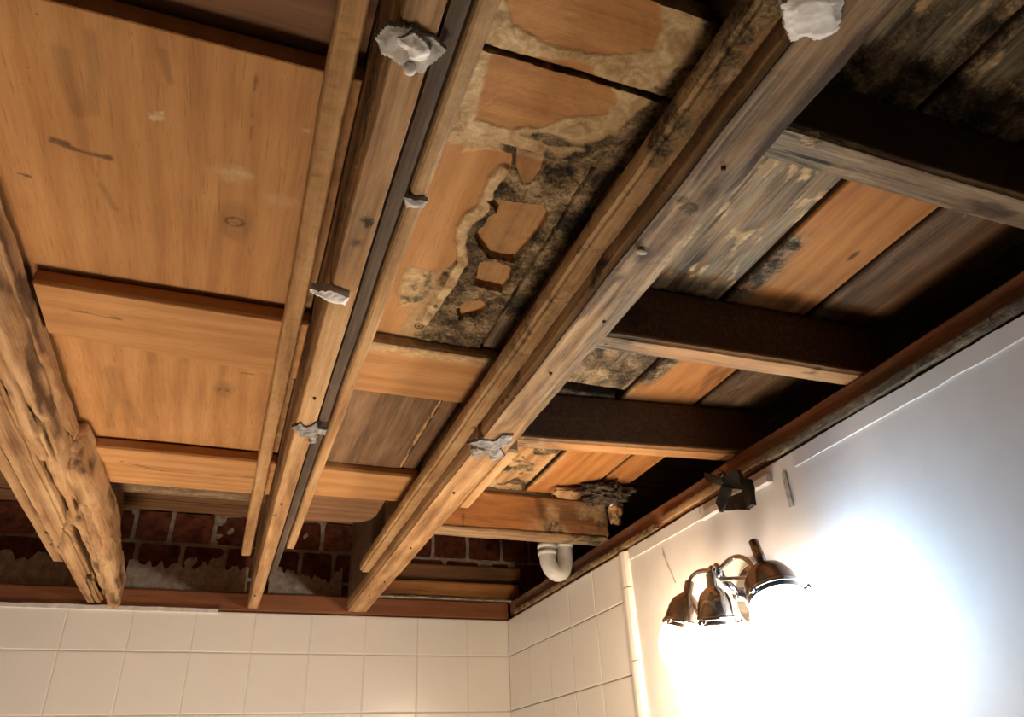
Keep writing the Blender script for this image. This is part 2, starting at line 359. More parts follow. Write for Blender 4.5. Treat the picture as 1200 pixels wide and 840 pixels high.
# brick wall seen above the back wall
YB = 2.30
bk = tag(slab('wall_brick', -1.45, 1.4, YB+.001, YB+.09, H(.4), H(.80), M['mortar']), 'rough red brick wall behind the joist ends', None, None, 'structure')
def brick_mesh(w, h, seed):
    U, F = lattice((8, 4, 6)); V = (U/np.array([8, 4, 6])-.5)*np.array([w, .06, h])
    V *= 1 - .04*((np.abs(U[:,[0]]/8-.5) > .49) & (np.abs(U[:,[2]]/6-.5) > .49))
    for k in range(3): V[:,k] += .006*fbm(V+seed*3.1+k, 30, 3)
    me = bpy.data.meshes.new('brick'); me.from_pydata(V.tolist(), [], F.tolist()); me.materials.append(M['brick']); me.color_attributes.new('st', 'FLOAT_COLOR', 'POINT'); return me
BM = {(w, s): brick_mesh(w, .083, s) for w in (.105, .21, .085) for s in range(3)}
random.seed(11)
for r, z in enumerate([.512, .605, .6985]):
    x = -1.40 + (.06 if r % 2 else 0)
    while x < 1.3:
        w = random.choice((.105, .105, .105, .085)) if x > -.6 else .21
        o = bpy.data.objects.new('brick', BM[(w, random.randrange(3))]); COL.objects.link(o); o.parent = bk
        o.location = Vector((x+w/2, YB+.025+random.uniform(-.004, .006), H(z))) - Vector(bk.location)
        o.rotation_euler = (0, random.uniform(-.02, .02), random.uniform(-.02, .02)); x += w+.0125
def smear(name, x0, x1, label, seed):
    n = 90; V, F = [], []
    for i in range(n+1):
        x = x0+(x1-x0)*i/n; t = .585+jit(x, 26, .045, seed)+jit(x, 90, .012, seed+4); t = max(t, .53)
        V += [(x, YB-.018, H(.50)), (x, YB-.02+jit(x, 50, .004, seed), H(.535)), (x, YB-.0105, H(t)), (x, YB+.02, H(t+.004)), (x, YB+.02, H(.50))]
    for i in range(n):
        for k in range(5): F.append([i*5+k, i*5+(k+1) % 5, i*5+5+(k+1) % 5, i*5+5+k])
    F += [[0, 1, 2, 3, 4][::-1], [n*5+k for k in range(5)]]
    tag(link(name, V, F, M['mortar']), label, 'mortar')
smear('mortar_smear', -.275, .045, 'pale mortar smeared over the low bricks between hewn and middle joists', 1)
smear('mortar_smear', -1.2, -.36, 'pale mortar smear on dark bricks left of the hewn joist', 2)
smear('mortar_smear', .105, .315, 'pale mortar between the bricks left of the long grey joist', 3)
wobble_band_x = lambda x0, x1, n=140: [(x0+(x1-x0)*i/n) for i in range(n+1)]
V, F = [], []; X_ = wobble_band_x(-1.4, -.02); n = len(X_)-1
for x in X_:
    a = .4465+jit(x, 18, .0015, 3); b = .4575+jit(x, 30, .002, 9); V += [(x, YW-.0045, H(a)), (x, YW-.004, H(b)), (x, YW+.0008, H(b)), (x, YW+.0008, H(a))]
for i in range(n):
    for k in range(4): F.append([i*4+k, i*4+(k+1) % 4, i*4+4+(k+1) % 4, i*4+4+k])
F += [[0, 1, 2, 3][::-1], [n*4+k for k in range(4)]]
tag(link('plaster_band', V, F, M['plaster']), 'thin white plaster lip on top of the tiled back wall', 'plaster band')
# upper floor deck
cl = tag(empty('ceiling', (0, 1.2, H(.745))), 'dark board deck of the floor above', None, None, 'structure')
for k in range(20):
    y = -.55+.145*k
    plank('plank', -1.45, 1.4, y+.002, y+.143, .745, .768, M['brown_x'], cl, res=(.1, .03, .03), wob=.001, seed=k)
tag(slab('wall_void_backing', 1.38, 1.42, -1.7, 2.3, 0, H(.80), M['void']), 'added dark backing at the far side of the ceiling void', None, None, 'structure')

# wall plates
def st0(v): return np.zeros((len(v), 4))
def st_plate(v):
    s = st0(v); n = fbm(v, (9, 9, 30), 4); s[:,0] = np.clip(sstep(.13, .3, n), 0, 1)*.5; s[:,2] = sstep(.0, .25, fbm(v+3, 12, 3))*.25
    return s
pb = plank('timber_plate', -1.4, XW-.001, YW+.001, YW+.07, .4525, .507, M['red_x'], None, (.02, .012, .006), .0012, .002, stain=lambda v: st_plate(v)*.35)
tag(pb, 'red brown timber wall plate on the tiled back wall', 'beam')
def st_rp(v):
    s = st_plate(v); s[:,2] += sstep(1.3, 2.0, v[:,1])*.35; s[:,0] += sstep(.475, .458, v[:,2])*.35*(.5+fbm(v, 25, 3)); return np.clip(s, 0, 1)
pr_ = plank('timber_plate', XW, XW+.075, -.6, YW+.001, .4585, .508, M['red_y'], None, (.014, .012, .006), .0022, .003, stain=st_rp, rough=.0006)
tag(pr_, 'long brown timber wall plate along the top of the right wall', 'beam')
ls = plank('lath_strip', XW-.009, XW-.0005, .80, 1.28, .463, .478, M['joist_y'], None, (.004, .012, .005), .002, .001, rough=.0012, stain=lambda v: np.stack([.2+0*v[:,0], 0*v[:,0], .2+0*v[:,0], 0*v[:,0]], 1))
tag(ls, 'split tan lath nailed to the wall plate above the lamp', 'lath')
ls2 = plank('lath_strip', XW-.012, XW-.0005, -.3, .93, .457, .472, M['dark_y'], None, (.004, .01, .005), .0035, .001, rough=.002, stain=lambda v: np.stack([.3+0*v[:,0], 0*v[:,0], .6+0*v[:,0], 0*v[:,0]], 1))
tag(ls2, 'dark ragged lath and plaster edge above the long plaster band', 'lath')
ls3 = plank('lath_strip', XW-.012, XW-.0005, 1.30, 2.16, .457, .470, M['joist_y'], None, (.004, .01, .005), .003, .001, rough=.0015, stain=lambda v: np.stack([.35+.4*fbm(v, 20, 3), 0*v[:,0], .3+0*v[:,0], 0*v[:,0]], 1).clip(0, 1))
tag(ls3, 'rough narrow lath above the white tiles of the right wall', 'lath')
nl1 = plank('nailer', .41, .87, 2.236, 2.29, .521, .567, M['orange_x'], None, (.02, .012, .008), .001, .002, stain=lambda v: st_plate(v)*.4)
tag(nl1, 'orange lit timber nailer lying above the back wall plate', 'beam')
nl2 = plank('nailer', .40, .88, 2.245, 2.295, .576, .622, M['brown_x'], None, (.02, .012, .008), .001, .002)
tag(nl2, 'dark brown timber nailer below the bricks beside the white pipe', 'beam')
V = []; F = []; n = 80
for i in range(n+1):
    x = .40+.46*i/n; V += [(x, 2.226, H(.5075)), (x, 2.224+jit(x, 60, .003, 5), H(.5125+jit(x, 40, .003, 6))), (x, 2.235, H(.519+jit(x, 80, .0025, 8))), (x, 2.27, H(.519)), (x, 2.27, H(.5075))]
for i in range(n):
    for k in range(5): F.append([i*5+k, i*5+(k+1) % 5, i*5+5+(k+1) % 5, i*5+5+k])
F += [[0, 1, 2, 3, 4][::-1], [n*5+k for k in range(5)]]
tag(link('mortar_bed', V, F, M['mortar']), 'white crumbly mortar bed under the orange nailer', 'mortar')

# ------------------------------------------------------------------ joists and their cleats
def nail(parent, x, y, z, r=.0035, mat='rust'):
    return lathe('nail_head', [(0, -.0035), (r*.7, -.0035), (r, -.002), (r, .001), (r*.5, .003)], (x, y, H(z)), (0, 0, 1), M[mat], parent, 12)
# middle joist (narrow, honey coloured)
jA = empty('timber_joist', (.0675, .8, H(.46))); tag(jA, 'narrow honey coloured joist between two thin cleats, carrying plaster remains', 'joist')
def st_A(v):
    s = st0(v); near = sstep(.75, .42, v[:,1]); n = fbm(v, (30, 9, 30), 4); side = v[:,2] > .4635
    s[:,2] = np.clip(near*(.28+n*1.5), 0, .8)*np.where(side, .3, 1); s[:,0] = np.clip(near*sstep(.05, .3, fbm(v+5, (45, 30, 45), 4))*.9, 0, 1)
    s[:,0] += np.where(side & (v[:,0] < .06), .28+.5*fbm(v, 14, 3), 0)
    s[:,3] = sstep(.06, .0, np.hypot((v[:,0]-.066)/.06, (v[:,1]-.643)/.08)*.09-.0)*0
    for kx, ky, kr in ((.0675, .565, .005), (.074, .72, .003), (.06, 1.4, .004)):
        s[:,3] = np.maximum(s[:,3], sstep(kr*1.3, kr*.4, np.hypot(v[:,0]-kx, v[:,1]-ky)))
    return np.clip(s, 0, 1)
plank('joist_body', .052, .0845, -.5, 2.215, .46, .7445, M['joist_y'], jA, (.004, .008, .02), .0012, .0025, stain=st_A, rough=.0006)
def st_sis(v):
    s = st0(v); s[:,2] = .25*sstep(1.2, .5, v[:,1]); s[:,3] = .3*sstep(1.2, .6, v[:,1]); return s
plank('side_lath', .0847, .0995, -.5, 1.92, .468, .56, M['dark_y'], jA, (.005, .012, .02), .0012, .001, stain=st_sis)
for x, y in ((.07, .90), (.066, 1.33), (.064, 2.05)): nail(jA, x, y, .4605, .0022)
# left cleat with saw-cut face
def cleat_rough(v):
    o = np.zeros_like(v); o[:,2] = .0016*np.sign(fbm(v, (40, 60, 1), 2)-.05)*0 + .003*fbm(v, (60, 110, 60), 2); o[:,0] = .0014*fbm(v+7, (60, 70, 60), 2); return o
cA = plank('cleat', .0142, .0372, -.4, 1.885, .514, .546, M['tan_y'], None, (.003, .0035, .006), .0016, .0015, cleat_rough)
tag(cA, 'rough sawn tan cleat on the left of the honey coloured joist', 'cleat')
cA2 = plank('cleat', .1035, .1205, -.4, 1.665, .474, .507, M['tan_y'], None, (.004, .008, .006), .0014, .0015, stain=lambda v: np.stack([sstep(.12, .3, fbm(v, (70, 40, 70), 4))*.9*sstep(1.1, .6, v[:,1]), sstep(.9, .4, v[:,1])*.25, sstep(.7, .35, v[:,1])*.3, 0*v[:,0]], 1))
tag(cA2, 'smooth tan cleat on the right of the honey coloured joist', 'cleat')
# long grey joist (right of centre)
jB = empty('timber_joist', (.354, .8, H(.46))); tag(jB, 'long thick joist, grey and mouldy near the white plaster patch', 'joist')
def st_B(v):
    s = st0(v); near = sstep(1.25, .5, v[:,1]); n = fbm(v, (50, 6, 50), 4); n2 = fbm(v+9, (20, 12, 20), 4); right = sstep(.352, .385, v[:,0])
    bot = v[:,2] < .4655
    s[:,2] = np.clip(near*(.5+.4*right+n*1.1), 0, 1)*np.where(bot | (v[:,0] > .37), 1, .25)
    s[:,0] = np.clip(near*sstep(.1, .28, n2)*.9*sstep(.45, .3, v[:,1]) + sstep(.14, .26, n2)*.45*near, 0, 1)
    s[:,1] = np.clip(right*sstep(.0, .2, fbm(v+2, (60, 10, 60), 3))*.7*near, 0, 1)
    left = (v[:,0] < .34) & ~bot; s[:,0] = np.where(left, np.clip(.2*near+sstep(.0, .22, n2)*.8*near, 0, 1), s[:,0])
    for kx, ky, kr in ((.345, .50, .007), (.34, .54, .004), (.36, .40, .005)):
        s[:,3] = np.maximum(s[:,3], .9*sstep(kr*1.8, kr*.5, np.hypot(v[:,0]-kx, (v[:,1]-ky)*.7)))
    s[:,3] = np.maximum(s[:,3], near*sstep(.02, .12, fbm(v+11, (75, 7, 75), 4))*.8*np.where(bot, 1, .6)); s[:,3] = np.maximum(s[:,3], .8*sstep(.334, .326, v[:,0])*bot*near)
    far = (v[:,1] > 1.7) & left & (v[:,2] > .49); s[far, 3] = .85; s[far, 0] = 0
    return np.clip(s, 0, 1)
def warp_B(v):
    o = np.zeros_like(v); r = sstep(.366, .380, v[:,0])*(v[:,2] < .48); near = sstep(1.4, .6, v[:,1])
    o[:,2] = r*near*(.004*fbm(v, (150, 18, 10), 3)*2 + .002) + near*.0025*fbm(v, (160, 8, 160), 3)
    o[:,0] = (v[:,0] > .36)*near*.006*fbm(v, (20, 22, 20), 4); return o
plank('joist_body', .325, .3815, -.5, 2.215, .46, .7445, M['joist_y'], jB, (.0025, .006, .012), .0018, .003, warp_B, st_B, rough=.0007)
for x, y in ((.352, .37), (.36, .62), (.348, .75), (.35, 1.2), (.355, 1.55), (.36, 1.85), (.35, 2.0)): nail(jB, x, y, .4605, .0022)
def round_rod(v):
    o = np.zeros_like(v); o[:,0] = -.003*np.cos((v[:,2]-.496)/.018*1.57)*(v[:,0] < .31); o[:,2] = .002*fbm(v, (30, 60, 30), 3); return o
cB = plank('cleat', .299, .3235, -.4, 1.86, .482, .512, M['tan_y'], None, (.004, .006, .005), .0018, .004, round_rod, lambda v: np.stack([np.clip(sstep(1.3, .4, v[:,1])*(.35+fbm(v, (30, 16, 30), 3)), 0, 1), sstep(.05, .3, fbm(v+4, 30, 3))*.4, .25*sstep(1.4, .6, v[:,1]), 0*v[:,0]], 1), rough=.001)
tag(cB, 'brown rounded cleat along the left of the long grey joist', 'cleat')
cB2 = plank('cleat', .3835, .408, 1.02, 1.30, .466, .497, M['tan_y'], None, (.004, .008, .006), .0014, .002)
tag(cB2, 'short clean cleat on the right of the long grey joist', 'cleat')
# hewn joist on the left: split, axe-worn timber
jC = empty('timber_joist', (-.315, 1.4, H(.46))); tag(jC, 'hewn and split pale joist at the left edge of the ceiling', 'joist')
def crack(v, sd=0): return sstep(.028, .0, np.abs(fbm(v+sd, (15, 1.6, 15), 2)))
def warp_C(v):
    o = np.zeros_like(v); o[:,0] = .007*fbm(v, (14, 7, 14), 3)-.02*crack(v); o[:,2] = .006*fbm(v+3, (60, 6, 20), 3)+.014*crack(v); o[:,0] += -.018*sstep(1.0, .6, v[:,1])*0; return o
def st_C(v):
    s = st0(v); n = fbm(v, (60, 5, 60), 4); s[:,3] = np.maximum(sstep(.16, .22, n)*.7, .9*sstep(.5, 1, crack(v))); s[:,0] = sstep(.17, .3, fbm(v+2, (14, 10, 14), 4))*.6; return s
plank('joist_body', -.345, -.305, .3, 2.215, .46, .7445, M['raw_y'], jC, (.004, .008, .008), .002, .004, warp_C, st_C)
def sliver(name, pts, w, h, seed, mat='raw_y', parent=jC):
    """a long split piece following pts (x, y, z), w x h in section, ragged"""
    pts = np.array(pts, float); n = 150; t = np.linspace(0, 1, n); P = np.stack([np.interp(t, np.linspace(0, 1, len(pts)), pts[:,k]) for k in range(3)], 1)
    k = 22; V, F = [], []
    for i in range(n):
        e = min(1, min(i, n-1-i)/5+.25)
        for a in range(k):
            c = math.copysign(abs(math.cos(2*math.pi*a/k))**.6, math.cos(2*math.pi*a/k)); s_ = math.copysign(abs(math.sin(2*math.pi*a/k))**.6, math.sin(2*math.pi*a/k))
            V.append((P[i,0]+c*w/2*e, P[i,1], P[i,2]+s_*h/2*e))
        for a in range(k):
            if i < n-1: F.append([i*k+a, i*k+(a+1) % k, (i+1)*k+(a+1) % k, (i+1)*k+a])
    F += [list(range(k))[::-1], [(n-1)*k+a for a in range(k)]]
    V = np.array(V)
    ck = crack(V, seed); ctr = np.repeat(P, k, 0)
    V = V - (V-ctr)*(.38*ck)[:,None]*np.array([1, 0, 1])
    for c in (0, 2): V[:,c] += .010*fbm(V+seed+c, (30, 11, 30), 4)+.005*fbm(V+seed*2+c, (90, 40, 90), 3)
    s = st0(V); s[:,3] = np.maximum(sstep(.15, .22, fbm(V+seed, (60, 8, 60), 3))*.8, .85*sstep(.4, 1, ck))
    V[:,2] += EYE; return link(name, V, F, M[mat], parent, s)
sliver('split_face', [(-.300, .5, .50), (-.296, .9, .505), (-.292, 1.4, .505), (-.285, 1.7, .50), (-.288, 2.2, .49)], .024, .06, 1)
sliver('split_face', [(-.298, .5, .545), (-.288, 1.0, .545), (-.283, 1.42, .54)], .016, .04, 2)
sliver('splinter', [(-.296, .5, .475), (-.302, .9, .472), (-.300, 1.25, .476)], .014, .02, 3)
sliver('split_face', [(-.282, 1.30, .53), (-.268, 1.45, .52), (-.258, 1.7, .51), (-.268, 1.95, .50), (-.275, 2.2, .485)], .035, .085, 4)
sliver('splinter', [(-.270, 1.45, .485), (-.268, 1.7, .475), (-.285, 2.15, .47)], .018, .022, 5)
sliver('splinter', [(-.262, 1.6, .515), (-.250, 1.72, .52), (-.252, 1.84, .525)], .014, .03, 6)
cC = plank('cleat', -.396, -.369, .4, 1.97, .50, .535, M['raw_y'], None, (.004, .01, .006), .002, .004)
tag(cC, 'pale rounded cleat on the far left of the hewn joist', 'cleat')

# ------------------------------------------------------------------ left bay boards
def spot(v, x, y, r, ry=1.0): return np.hypot(v[:,0]-x, (v[:,1]-y)/ry)/r
def knots(v, s, lst):
    for x, y, r in lst:
        d = np.hypot(v[:,0]-x, (v[:,1]-y)*1.3)/r + .2*fbm(v, 150, 2); s[:,3] = np.maximum(s[:,3], np.clip(sstep(1.0, .7, d)*(.4+.7*fbm(v+1, 260, 2)) + sstep(.3, .0, np.abs(d-.9))*.75, 0, 1))
        s[:,3] = np.maximum(s[:,3], .3*sstep(2.4, 1.0, np.hypot(v[:,0]-x, (v[:,1]-y)*.55)/r+.8*fbm(v, 60, 2)))
    return s
LX0, LX1 = -.302, .0505
def st_p1(v):
    s = st0(v); knots(v, s, [(-0.0544, 0.7107, .011)])
    for pl, w, a in (([(-0.2299, 0.6393), (-0.2153, 0.6428), (-0.1965, 0.6464), (-0.1786, 0.6467)], .0045, .75), ([(-0.2280, 0.6363), (-0.2162, 0.6384)], .006, .8), ([(-0.2056, 0.5228), (-0.2051, 0.5608), (-0.2001, 0.5902)], .012, .28), ([(-0.1808, 0.4967), (-0.1812, 0.5333), (-0.1880, 0.5863)], .01, .22), ([(-0.1234, 0.4954), (-0.1173, 0.5268)], .006, .3), ([(-0.2754, 0.6968), (-0.2573, 0.7001)], .0016, .8), ([(-0.0431, 0.4780), (-0.0437, 0.5556), (-0.0434, 0.5907)], .0012, .55), ([(-0.1904, 0.6892), (-0.1796, 0.7278)], .005, .3)):
        d = line_d(v[:,:2], pl) + .006*fbm(v, (80, 30, 80), 3); s[:,3] = np.maximum(s[:,3], a*sstep(w, w*.2, d))
    d = poly_sd(v[:,:2], [(-0.1403, 0.5695), (-0.1244, 0.5654), (-0.1240, 0.5762), (-0.1356, 0.5811)]); s[:,1] = np.maximum(s[:,1], sstep(.001, -.001, d))
    for x, y, r, a in ((-0.0634, 0.6326, .03, .45), (-0.0070, 0.6585, .025, .4), (0.0060, 0.5473, .009, .6)):
        s[:,1] = np.maximum(s[:,1], a*sstep(1, .2, spot(v, x, y, r, .6)+.9*fbm(v, 50, 3)))
    s[:,2] = .22*sstep(-.02, .045, v[:,0]); s[:,0] = .25*sstep(.02, .05, v[:,0]+.03*fbm(v, 20, 2)); return s  # right edge: cleat and joist shade painted through the grey and mould channels
p = plank('timber_board', LX0, LX1, .472, .895, .575, .597, M['honey_y'], None, (.0022, .0022, .01), .001, .001, stain=st_p1)
tag(p, 'broad honey pine board with a split knot, largest in the left bay', 'board')
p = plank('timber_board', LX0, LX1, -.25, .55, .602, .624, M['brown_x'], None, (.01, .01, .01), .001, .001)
tag(p, 'brown shaded board at the top edge above the broad honey board', 'board')
def st_lb1(v):
    s = st0(v)
    d = line_d(v[:,:2], [(-0.2440, 0.9205), (-0.2246, 0.9208), (-0.2071, 0.9238), (-0.1880, 0.9223)])+.01*fbm(v, (80, 60, 80), 3); s[:,3] = .7*sstep(.008, .001, d); return s
p = plank('timber_board', -.277, LX1, .866, 1.003, .55, .572, M['honey_x'], None, (.0025, .0025, .006), .001, .0015, lambda v: np.stack([0*v[:,0], .12*(v[:,0]+.12)*(v[:,1] > .93), 0*v[:,0]], 1), st_lb1)
tag(p, 'smooth pale board with a dark smear, below the broad honey board', 'board')
def st_p2(v):
    s = st0(v); knots(v, s, [(-0.0548, 1.1345, .009)])
    for pl, w, a in (([(-0.2159, 1.1063), (-0.2235, 1.2255), (-0.2376, 1.3310)], .012, .25), ([(-0.2002, 1.2190), (-0.1865, 1.3171)], .012, .22), ([(-0.0316, 1.0696), (-0.0127, 1.0697)], .003, .7)):
        d = line_d(v[:,:2], pl)+.006*fbm(v, (80, 30, 80), 3); s[:,3] = np.maximum(s[:,3], a*sstep(w, w*.2, d))
    s[:,0] = .3*sstep(.02, .05, v[:,0]+.03*fbm(v, 20, 2)); s[:,2] = .2*sstep(-.0, .05, v[:,0]); return s  # same painted joist shade along the right edge
p = plank('timber_board', LX0, LX1, 1.006, 1.40, .574, .596, M['honey_y'], None, (.003, .003, .01), .001, .001, stain=st_p2)
tag(p, 'honey pine board with one small knot near the honey coloured joist', 'board')
p = plank('timber_board', -.262, LX1, 1.372, 1.545, .55, .572, M['honey_x'], None, (.006, .005, .006), .0012, .0015, stain=lambda v: np.stack([0*v[:,0]]*3+[.75*sstep(.0025, .0004, line_d(v[:,:2], [(-0.2233, 1.4242), (-0.1525, 1.4577), (-0.0842, 1.4583), (0.0178, 1.4509)])+.002*fbm(v, 60, 2))], 1))
tag(p, 'honey board with a long crack, last lit board of the left bay', 'board')
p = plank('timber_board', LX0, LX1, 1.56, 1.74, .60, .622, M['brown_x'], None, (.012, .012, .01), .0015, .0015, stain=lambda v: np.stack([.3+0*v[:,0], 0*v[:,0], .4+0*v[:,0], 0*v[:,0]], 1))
tag(p, 'dark grey board over the bricks in the left bay', 'board')
# ------------------------------------------------------------------ middle bay boards
MX0, MX1 = .123, .3235
zW, zM = .55, .56
W1 = [(0.1352, 0.3239), (0.2448, 0.2868), (0.2740, 0.3170), (0.2788, 0.3398), (0.2591, 0.3500), (0.2342, 0.3583), (0.1879, 0.3630), (0.1545, 0.3570)]
W2 = [(0.1463, 0.3885), (0.1786, 0.3795), (0.2320, 0.3728), (0.2596, 0.3839), (0.2738, 0.3963), (0.2736, 0.4153), (0.2400, 0.4295), (0.2137, 0.4513), (0.1839, 0.4610), (0.1546, 0.4607)]
WM = [(0.2748, 0.2843), (0.3419, 0.2858), (0.3509, 0.3362), (0.3511, 0.4087), (0.3416, 0.4592), (0.2827, 0.4782), (0.2322, 0.4704), (0.2029, 0.4649), (0.2440, 0.4549), (0.2951, 0.4269), (0.3026, 0.3817), (0.3117, 0.3445), (0.3119, 0.3172)]
def st_w(v):
    s = st0(v); w = .011*fbm(v, 30, 3)+.004*fbm(v, 120, 2); P = v[:,:2]
    d = np.minimum(poly_sd(P, W1), poly_sd(P, W2)) + w; s[:,1] = sstep(-.001, .003, d)*.95
    m = poly_sd(P, WM) + .03*fbm(v+6, 22, 4); s[:,0] = sstep(.008, -.02, m); s[:,1] *= 1-.4*s[:,0]
    s[:,0] = np.maximum(s[:,0], .5*sstep(.02, .05, d+.03*fbm(v+1, 60, 3)))
    s[:,3] = .95*sstep(.0042, .0024, np.abs(v[:,1]-.3835)+.004*fbm(v, 120, 2))
    return s
def warp_w(v):
    s = st_w(v); o = np.zeros_like(v); b = v[:,2] < zW+.006
    o[:,2] = -1.0*b*(.001*s[:,1] + s[:,0]*(.0015+.006*np.maximum(0, fbm(v, 130, 3)+.1))); return o
for y0, y1, nm in ((.298, .3815, 'water stained board with pale rim at the top of the middle bay'), (.3855, .483, 'second water stained board, between the black gap and the peeled mouldy board')):
    tag(plank('timber_board', MX0, MX1, y0, y1, zW, zW+.022, M['honey_x'], None, (.0016, .0016, .006), .0008, .0012, warp_w, st_w, rough=.0012), nm, 'board')
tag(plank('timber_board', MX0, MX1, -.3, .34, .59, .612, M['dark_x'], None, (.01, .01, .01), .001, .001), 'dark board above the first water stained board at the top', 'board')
HOLE = [(0.2064, 0.5706), (0.2319, 0.5668), (0.2678, 0.5597), (0.2775, 0.5758), (0.2780, 0.6003), (0.2746, 0.6355), (0.2684, 0.6631), (0.2548, 0.6656), (0.2378, 0.6639), (0.2199, 0.6459), (0.2095, 0.6297), (0.2166, 0.6102), (0.2166, 0.5981), (0.2239, 0.5868)]
HOLE2 = [(0.2310, 0.6800), (0.2485, 0.6728), (0.2737, 0.6775), (0.2787, 0.7038), (0.2767, 0.7276), (0.2394, 0.7235)]
HOLE3 = [(0.2328, 0.7817), (0.2412, 0.7626), (0.2562, 0.7539), (0.2714, 0.7638), (0.2661, 0.7845), (0.2431, 0.8044)]
CRUST = [(0.2065, 0.5234), (0.2011, 0.5408), (0.2024, 0.5649), (0.2044, 0.5856), (0.1949, 0.6064), (0.1931, 0.6269), (0.1987, 0.6525), (0.2110, 0.6827), (0.2084, 0.7068), (0.2097, 0.7383), (0.2036, 0.7658), (0.2000, 0.7958), (0.1985, 0.8266)]
CLEAN = [(0.1590, 0.5113), (0.1846, 0.5006), (0.2092, 0.4974), (0.2137, 0.5172), (0.2027, 0.5233), (0.1977, 0.5392), (0.1985, 0.5619), (0.1995, 0.5828), (0.1891, 0.6037), (0.1872, 0.6241), (0.1930, 0.6543), (0.2046, 0.6794), (0.1999, 0.7003), (0.1790, 0.7158), (0.1757, 0.7683), (0.1742, 0.8611), (0.1555, 0.8759), (0.0958, 0.8890), (0.0884, 0.7120), (0.0999, 0.5732), (0.1193, 0.5052), (0.1539, 0.5033)]
PATCH = [(0.1487, 0.7108), (0.1790, 0.7158), (0.1899, 0.7444), (0.1843, 0.7798), (0.1589, 0.8040), (0.1473, 0.7671)]
PATCH2 = [(0.1946, 0.7975), (0.2074, 0.7587), (0.2301, 0.7379), (0.2590, 0.7738), (0.2626, 0.8442), (0.2198, 0.8475)]
KNOT = [(0.2053, 0.4843), (0.2381, 0.4808), (0.2440, 0.5113), (0.2401, 0.5309), (0.2323, 0.5361), (0.2163, 0.5164)]
def m_masks(v):
    P = v[:,:2]; w = .007*fbm(v, 45, 3)+.003*fbm(v, 140, 2)
    hole = sstep(.0015, -.0005, np.minimum(np.minimum(poly_sd(P, HOLE), poly_sd(P, HOLE2)), poly_sd(P, HOLE3)) + w*.6)
    crust = sstep(.0095, .0045, line_d(P, CRUST)+w)
    clean = sstep(.003, -.004, poly_sd(P, CLEAN)+w); pat = sstep(.003, -.003, np.minimum(poly_sd(P, PATCH), poly_sd(P, PATCH2))+w*1.2)
    kn = sstep(.001, -.002, poly_sd(P, KNOT)+w*.4); return hole, crust, clean, pat, kn
def st_m(v):
    hole, crust, clean, pat, kn = m_masks(v); s = st0(v)
    mold = (1-clean)*(1-hole)*(1-crust)*(1-kn); left = sstep(.222, .19, v[:,0]+.03*fbm(v, 40, 2))
    s[:,0] = np.clip(mold*(.95-.7*left) + pat*(1-hole)*(.25+fbm(v, 90, 3)*.9), 0, 1); s[:,1] = np.clip(crust*(1-hole)*.95 + pat*.75*(1-hole) + mold*left*.6 + sstep(.006, .001, v[:,1]-.495+.008*fbm(v, 60, 2))*.7, 0, 1)
    s[:,3] = np.maximum(kn*.45*(.6+fbm(v, 60, 3)*1.6), sstep(1, .6, spot(v, 0.2225, 0.4859, .010, .7))*.9)
    d = spot(v, 0.1944, 0.8391, .0055); s[:,3] = np.maximum(s[:,3], np.maximum(sstep(.35, .1, np.abs(d-1)), sstep(.45, .3, d))*.95)
    s[:,2] = hole*.12; s[:,1] = np.maximum(s[:,1], hole*.15)
    return np.clip(s, 0, 1)
def warp_m(v):
    hole, crust, clean, pat, kn = m_masks(v); s = st_m(v); o = np.zeros_like(v); b = (v[:,2] < zM+.005)
    o[:,2] = 1.0*b*(hole*.007*(1-.35*fbm(v, 18, 2)) - crust*(1-hole)*(.0035+.006*np.maximum(0, fbm(v, 110, 3)+.15)) - s[:,0]*(1-hole)*(.002+.009*np.maximum(0, fbm(v+3, 120, 3)+.12)) - kn*.002*(1+fbm(v, 60, 3))); return o
tag(plank('timber_board', MX0, .2925, .484, .905, zM, zM+.022, M['honey_y'], None, (.0014, .0014, .006), .0008, .001, warp_m, st_m), 'peeled board with thick mould crust around smooth bare patches', 'board')
def st_mn(v):
    s = st0(v); n = fbm(v, (45, 16, 45), 4); s[:,0] = np.clip(.25+sstep(-.08, .12, n), 0, 1)*.9; s[:,2] = .55; return s
def warp_mn(v):
    s = st_mn(v); o = np.zeros_like(v); o[:,2] = -1.0*(v[:,2] < zM+.007)*np.clip(s[:,0]-.3, 0, 1)*.008*np.maximum(0, fbm(v+1, 120, 3)+.2); return o
tag(plank('timber_board', .2965, MX1+.0005, .484, .905, zM+.001, zM+.023, M['brown_y'], None, (.0016, .002, .006), .0006, .001, warp_mn, st_mn), 'narrow dark mouldy board against the long grey joist', 'board')
def st_mb1(v):
    s = st0(v); s[:,1] = .7*sstep(.9, .888, v[:,1]+.006*fbm(v, 40, 2)); s[:,3] = .35*sstep(.27, .32, v[:,0]+.03*fbm(v, 30, 3)); return s
tag(plank('timber_board', MX0, MX1, .872, 1.020, .542, .562, M['honey_x'], None, (.004, .004, .006), .001, .0015, stain=st_mb1), 'clean honey board across the middle bay under the mould', 'board')
m2 = lambda v: np.stack([sstep(.0, .25, fbm(v, 14, 3))*.3, 0*v[:,0], .25+0*v[:,0], 0*v[:,0]], 1)
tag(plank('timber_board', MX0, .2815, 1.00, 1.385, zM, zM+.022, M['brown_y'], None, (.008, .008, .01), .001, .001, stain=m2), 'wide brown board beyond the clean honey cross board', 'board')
tag(plank('timber_board', .2875, .3165, 1.00, 1.385, zM+.002, zM+.024, M['brown_y'], None, (.006, .008, .01), .001, .001, stain=m2), 'narrow brown board squeezed beside the brown rounded cleat', 'board')
